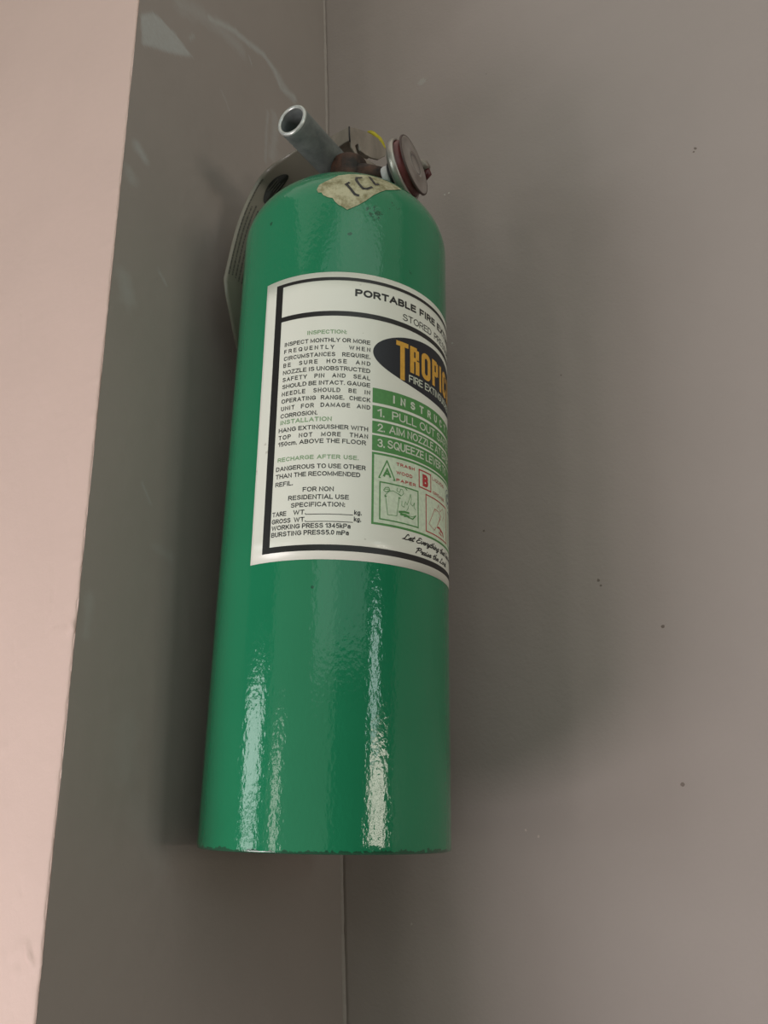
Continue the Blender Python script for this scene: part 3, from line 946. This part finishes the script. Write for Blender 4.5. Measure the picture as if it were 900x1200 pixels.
bm = bmesh.new(); lathe(bm, [(PR - 0.0021, -0.0006), (PR - 0.0017, 0.0003), (PR - 0.0005, 0.0004), (PR + 0.0002, -0.0004), (PR + 0.0002, -0.0012)], Fp, seg=56)
link('pipe_rim', bm, simple('worn_bright_rim', lin(196, 198, 194), 0.35, 0.5, var=.1), pipe, label='worn bright rim of the pipe')
# boss joining pipe to valve
bm = bmesh.new()
pend = pm - pd * (Lp_ - 0.002)
vc = Vector((0, 0, ZN + 0.026))
print('pipe mouth', pm, 'pipe end', pend, 'valve', vc, 'dir', pd)
tube(bm, [pend + pd * 0.004, pend.lerp(vc, 0.5), vc], [0.0095, 0.0095, 0.0105], 20)
link('outlet_boss', bm, BRASS, valve)

# pressure gauge
gd = ldir((0.885, -0.25, -0.392))
gc = lp(485.6, 193.2, -0.026)                      # centre of the lens
print('gauge', gc, gd)
Fg = frame(gc, gd)
GR = 0.0198
gauge = None
bm = bmesh.new()
lathe(bm, [(0.0, -0.0128), (0.012, -0.0128), (GR - 0.003, -0.0122), (GR - 0.0006, -0.0108), (GR + 0.0004, -0.0095), (GR + 0.0006, -0.0075), (GR + 0.0003, -0.0062), (GR - 0.0006, -0.0058), (GR - 0.0014, -0.0062), (GR - 0.0016, -0.0098), (0.0, -0.0098)], Fg, seg=72)
gauge = link('pressure_gauge', bm, STEEL, ext, label='round pressure gauge with steel case and clear lens', weld=True)
bm = bmesh.new(); lathe(bm, [(GR - 0.0018, -0.0096), (GR - 0.0020, -0.0010), (GR - 0.0034, -0.0010), (GR - 0.0040, -0.0088), (0.0, -0.0088)], Fg, seg=64)
k = NT('gauge_dial_red'); k.base(k.ramp(k.noise(60, 3), .35, lin(96, 34, 36), .7, lin(150, 84, 84)), 0.35); GRED = k.m
link('dial', bm, GRED, gauge, label='dark red gauge dial rim')
k = NT('cloudy_lens'); k.base(k.ramp(k.noise(60, 3), .3, lin(150, 138, 132), .7, lin(182, 170, 162)), 0.3)
k.b.inputs['Alpha'].default_value = 1.0
k.b.inputs['Transmission Weight'].default_value = 0.45
LENS = k.m
bm = bmesh.new(); lathe(bm, [(GR - 0.0028, -0.0012), (GR - 0.0006, -0.0012), (GR - 0.0001, -0.0006), (GR - 0.0006, 0.0), (GR - 0.0016, 0.0004), (GR - 0.0024, 0.0), (0.0095, 0.0003), (0.0090, 0.0012), (0.0084, 0.0013), (0.0080, 0.0006), (0.0, 0.0008)], Fg, seg=72)
link('lens', bm, LENS, gauge, label='scratched clear plastic lens')
bm = bmesh.new()
q0 = Fg @ Vector((0.0, 0, 0.0012)); 
# printed ring on the lens centre
lathe(bm, [(0.0062, 0.00095), (0.0070, 0.00095)], Fg, seg=40); 
link('dial_ring', bm, simple('grey_print', lin(112, 104, 104), .5), gauge)
bm = bmesh.new(); lathe(bm, [(GR - 0.0009, 0.00015), (GR - 0.0003, 0.0002), (GR + 0.0001, -0.0003), (GR + 0.0001, -0.0010)], Fg, seg=72)
link('lens_rim', bm, simple('dark_lens_rim', lin(70, 52, 48), .5), gauge)  # thin dark brown ring round the front edge of the lens
# stem: white thread tape and black collar
bm = bmesh.new(); lathe(bm, [(0.0, -0.0165), (0.0078, -0.0165), (0.0082, -0.0158), (0.0082, -0.0125), (0.0, -0.0125)], Fg, seg=32)
link('collar', bm, BLK, gauge)
bm = bmesh.new(); lathe(bm, [(0.0, -0.0215), (0.0066, -0.0215), (0.0070, -0.020), (0.0068, -0.0182), (0.0070, -0.0165), (0.0, -0.0160)], Fg, seg=32)
link('thread_tape', bm, WPTFE, gauge)
bm = bmesh.new(); gs = Fg @ Vector((0, 0, -0.021)); tube(bm, [gs, gs.lerp(vc, 0.55), vc + Vector((0, 0, -0.004))], [0.0062, 0.0075, 0.0085], 20)
link('gauge_boss', bm, BRASS, valve)

# squeeze lever and carrying bracket: bent sheet channel seen from below
def plate(name, pts, off, mat, parent, label=None, bev=0.0004):
    bm = bmesh.new(); slab(bm, pts, off); bevel(bm, bev, 1); return link(name, bm, mat, parent, smooth=False, label=label)


A = lp(384, 161.5, 0.014); B = lp(409.2, 148.3, -0.002); Cc = lp(452, 171.5, 0.022)


def onplane(x, y, p, q):
    """point of the upright plane through p and q (local) seen at picture point (x, y)"""
    nn = (q - p).cross(Vector((0, 0, 1))).normalized(); r = EI.to_3x3() @ ray(x, y)
    return CL + r * ((p - CL).dot(nn) / r.dot(nn))


def thick(p, q, t):
    nn = (q - p).cross(Vector((0, 0, 1))).normalized()
    return nn * (t if nn.y > 0 else -t)


rp = [(409.8, 148.3), (419, 150.2), (432, 155.2), (443, 161.8), (450, 169), (453, 176.5), (451, 183), (443.5, 186.8), (435.5, 185), (428.0, 180.8), (422.5, 176.6), (419.8, 168.3), (416.4, 170.3), (418.5, 178.0), (421, 184.0), (417, 181), (412.0, 172.5), (410.2, 160)]
lev = plate('lever', [onplane(x, y, B, Cc) for x, y in rp], thick(B, Cc, 0.0016), LEVER, ext, 'bent sheet steel squeeze lever above the valve', 0.0003)
lpn = [(408.4, 148.5), (384, 161.0), (386, 176), (396.2, 172.2), (403, 167.5), (408.2, 165.2)]
plate('flange', [onplane(x, y, B, A) for x, y in lpn], thick(B, A, 0.0016), LEVER, lev, bev=0.0003)
plate('web', [B + Vector((0, 0.0016, -0.0006)), Cc + Vector((0, 0.002, -0.0006)), Cc + Vector((-0.022, 0.022, -0.0006)), A + Vector((-0.006, 0.022, -.0006)), A + Vector((0, 0.002, -.0006))], Vector((0, 0, 0.0010)), LEVER, lev)
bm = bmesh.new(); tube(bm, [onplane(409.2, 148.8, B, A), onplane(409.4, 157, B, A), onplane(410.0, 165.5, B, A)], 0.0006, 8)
link('gap_shade', bm, BLK, lev)  # black rod put in as the shade of the gap between the plates
# lower bracket tongue
plate('carry_handle', [lp(418.5, 187.5, 0.004), lp(424, 184.2, 0.006), lp(433, 188, 0.012), lp(441, 193, 0.017), lp(437, 196, 0.014), lp(426, 197.5, 0.008)], Vector((0.0, 0.002, 0.001)), LEVER, lev)
# dark red handle end showing past the gauge
bm = bmesh.new(); e0 = lp(497.5, 193.5, 0.004); e1 = lp(501.3, 204.0, 0.006); e2 = lp(497.5, 211, 0.008)
tube(bm, [lp(470, 190, 0.012), lp(488, 190, 0.008), e0, lp(500.5, 198.5, 0.005)], [0.0028, 0.0028, 0.0032, 0.003], 12)
link('pin_rod', bm, LEVER, ext)
bm = bmesh.new(); tube(bm, [lp(499.5, 196, 0.005), e1, e2], [0.0018, 0.0028, 0.0014], 12)
link('pin_end', bm, DKRED, ext, label='dark red tip of the pin behind the gauge')
# yellow seal
bm = bmesh.new()
yp = [(432.5, 154.2), (436.5, 156.4), (441, 159.5), (445, 163.5), (448, 168.5), (450.2, 174.5)]
rows = []
for i, (x, y) in enumerate(yp):
    c_ = lp(x, y, 0.0125 + 0.0019 * i); w = (0.0010, 0.0016, 0.0011, 0.0016, 0.0009, 0.0006)[i]
    rows.append([c_ + Vector((-0.0015, -.0012, -w)), c_ + Vector((0.0012, -.0004, w * .9)), c_ + Vector((0.002, 0.002, w * .9)), c_ + Vector((0, 0.002, -w))])
grid(bm, rows, True); bmesh.ops.recalc_face_normals(bm, faces=bm.faces)
link('seal_strip', bm, simple('yellow_plastic', lin(186, 172, 34), 0.5, var=.2, scale=120), ext, label='torn yellow plastic seal on the lever')

# ---- inspection tag: a bent laminated card behind the shoulder, looped on the neck
EC = [(362, 167, 0.000), (345, 176.8, 0.004), (330, 186, 0.010), (315, 196, 0.018), (303, 209, 0.024), (293, 226, 0.026), (283, 248, 0.024), (275, 272, 0.020), (268, 300, 0.014), (262, 327, 0.008)]
k = NT('tag_card'); k.base(k.mix(k.noise(50, 3), lin(122, 117, 105), lin(138, 131, 118)), 0.4, coat=0.2)
CARD = k.m


def catmull(P_, n):
    out = []
    for i in range(len(P_) - 1):
        p0, p1, p2, p3 = P_[max(i - 1, 0)], P_[i], P_[i + 1], P_[min(i + 2, len(P_) - 1)]
        for j in range(n):
            t = j / n
            out.append(((p1 * 2) + (p2 - p0) * t + (p0 * 2 - p1 * 5 + p2 * 4 - p3) * t * t + (-p0 + p1 * 3 - p2 * 3 + p3) * t ** 3) * 0.5)
    out.append(P_[-1]); return out


EDGE = catmull([lp(*p) for p in EC], 4)
NLl = (EI.to_3x3() @ NL).normalized()              # wall normal in local frame
wall_d = (EI @ (NL * dL)).dot(NLl)


def keep(p, shell_gap=0.0022, wall_gap=0.0015):
    """nudge a point of the tag out of the shell and off the wall"""
    for _ in range(3):
        if p.z < HS: rr = R
        else:
            q = (p.z - HS) / DB; rr = R * sqrt(max(0, 1 - q * q)) if q < 1 else 0
        rr += shell_gap
        r_ = sqrt(p.x ** 2 + p.y ** 2)
        if r_ < rr and r_ > 1e-5: p = Vector((p.x * rr / r_, p.y * rr / r_, p.z))
        dd = p.dot(NLl) - wall_d
        if dd < wall_gap: p = p + NLl * (wall_gap - dd)
    return p


CW = 0.060
SIDE = []
for i, p in enumerate(EDGE):
    t = i / (len(EDGE) - 1)
    SIDE.append(Vector((0.80 - 0.1 * t, 0.62, -0.05 - 0.12 * t)).normalized())
def tagpt(i, v):
    i0 = max(0, min(len(EDGE) - 1, int(i))); f = min(1, max(0, i - i0)); i1 = min(i0 + 1, len(EDGE) - 1)
    p = EDGE[i0].lerp(EDGE[i1], f); s = SIDE[i0].lerp(SIDE[i1], f)
    return keep(p + s * v)


NE = len(EDGE) - 1
bm = bmesh.new()
rows = [[tagpt(i, CW * min(1, 0.30 + 0.70 * max(0, i - 3) / 9) * j / 16) for j in range(17)] for i in range(NE + 1)]
# the lower part of the card hangs on, curling back in behind the shell
lowe = [lp(264, 345, 0.010), lp(267.5, 362, 0.014), lp(272, 385, 0.020), lp(277, 408, 0.026)]
last = rows[-1]
for q, e in enumerate(lowe):
    rows.append([keep(e + SIDE[-1] * (CW * (0.92 - .05 * q) * j / 16)) for j in range(17)])
grid(bm, rows)
bmesh.ops.recalc_face_normals(bm, faces=bm.faces)
itag = link('inspection_tag', bm, CARD)
itag.matrix_world = EM
tag(itag, 'bent laminated inspection card with small print, tucked behind the extinguisher shoulder', 'tag')
sol = itag.modifiers.new('t', 'SOLIDIFY'); sol.thickness = 0.0005; sol.offset = 0


def facing(p, a, b):
    n = a.cross(b).normalized()
    return n if n.dot(CL - p) > 0 else -n


def tagq(i, v, off=0.0005):
    p = tagpt(i, v); a = tagpt(i + .3, v) - p if i < NE - .5 else p - tagpt(i - .3, v); b = tagpt(i, v + 0.001) - p
    return p + facing(p, a, b) * off


# rows of tiny print that run along the card, as broken dashes
random.seed(4)
bm = bmesh.new()
for rn in range(9):
    v = 0.0022 + rn * 0.0027
    i = 15.5 + (rn % 2) * .6 + (6 if rn > 0 else 0)
    while i < NE - 1.5:
        ln = random.uniform(0.15, 0.6)
        q = [tagq(i, v), tagq(i + ln, v), tagq(i + ln, v + 0.0010), tagq(i, v + 0.0010)]
        bm.faces.new([bm.verts.new(p) for p in q]); i += ln + random.uniform(0.08, 0.2)
link('small_print', bm, simple('faded_ink', lin(84, 80, 72), .6), itag, smooth=False)
# dark oval mark near the top of the card
bm = bmesh.new()
def tag_oval(ci, cv, ra, rb, off, n=28):
    c_ = bm.verts.new(tagq(ci, cv, off)); ring = [bm.verts.new(tagq(ci + ra * cos(2 * pi * j / n), cv + rb * sin(2 * pi * j / n), off)) for j in range(n)]
    for j in range(n): bm.faces.new((c_, ring[j], ring[(j + 1) % n]))
OVI, OVV = 15.4, 0.0128
tag_oval(OVI, OVV, 4.8, 0.0045, 0.0007)
ov = link('oval_mark', bm, simple('tag_black_ink', lin(40, 40, 36), .6), itag, smooth=False)
bm = bmesh.new()
for a, b in ((-.0030, -.0020), (-.0012, -0.0004), (0.0004, 0.0012), (0.0022, 0.0030)):
    q = [tagq(OVI - 2.5, OVV + a, .0009), tagq(OVI + 2, OVV + a, .0009), tagq(OVI + 2, OVV + b, .0009), tagq(OVI - 2.5, OVV + b, .0009)]
    bm.faces.new([bm.verts.new(p) for p in q])
link('oval_lettering', bm, simple('tag_grey', lin(84, 82, 74), .6), itag, smooth=False)

# wall hook that carries it, hidden behind the neck
hook = bpy.data.objects.new('wall_hook', None); C.objects.link(hook); hook.matrix_world = EM
tag(hook, 'steel wall hook behind the valve of the extinguisher', 'hook')
vz = Vector((0, 0, ZN + 0.014)); dw = vz.dot(NLl) - wall_d
LTl = (EI.to_3x3() @ LT).normalized()
wp = vz - NLl * (dw - 0.0003) - LTl * 0.045
bm = bmesh.new(); F_ = frame(wp, NLl)
lathe(bm, [(0, 0), (0.008, 0), (0.008, 0.0025), (0.0, 0.0028)], F_, seg=24)
link('plate', bm, GALV, hook, weld=True)
bm = bmesh.new(); tube(bm, [wp + NLl * 0.002, wp + NLl * (dw - 0.028), vz - NLl * 0.024 - LTl * 0.012, vz - NLl * 0.0205], 0.003, 12)
link('arm', bm, GALV, hook)
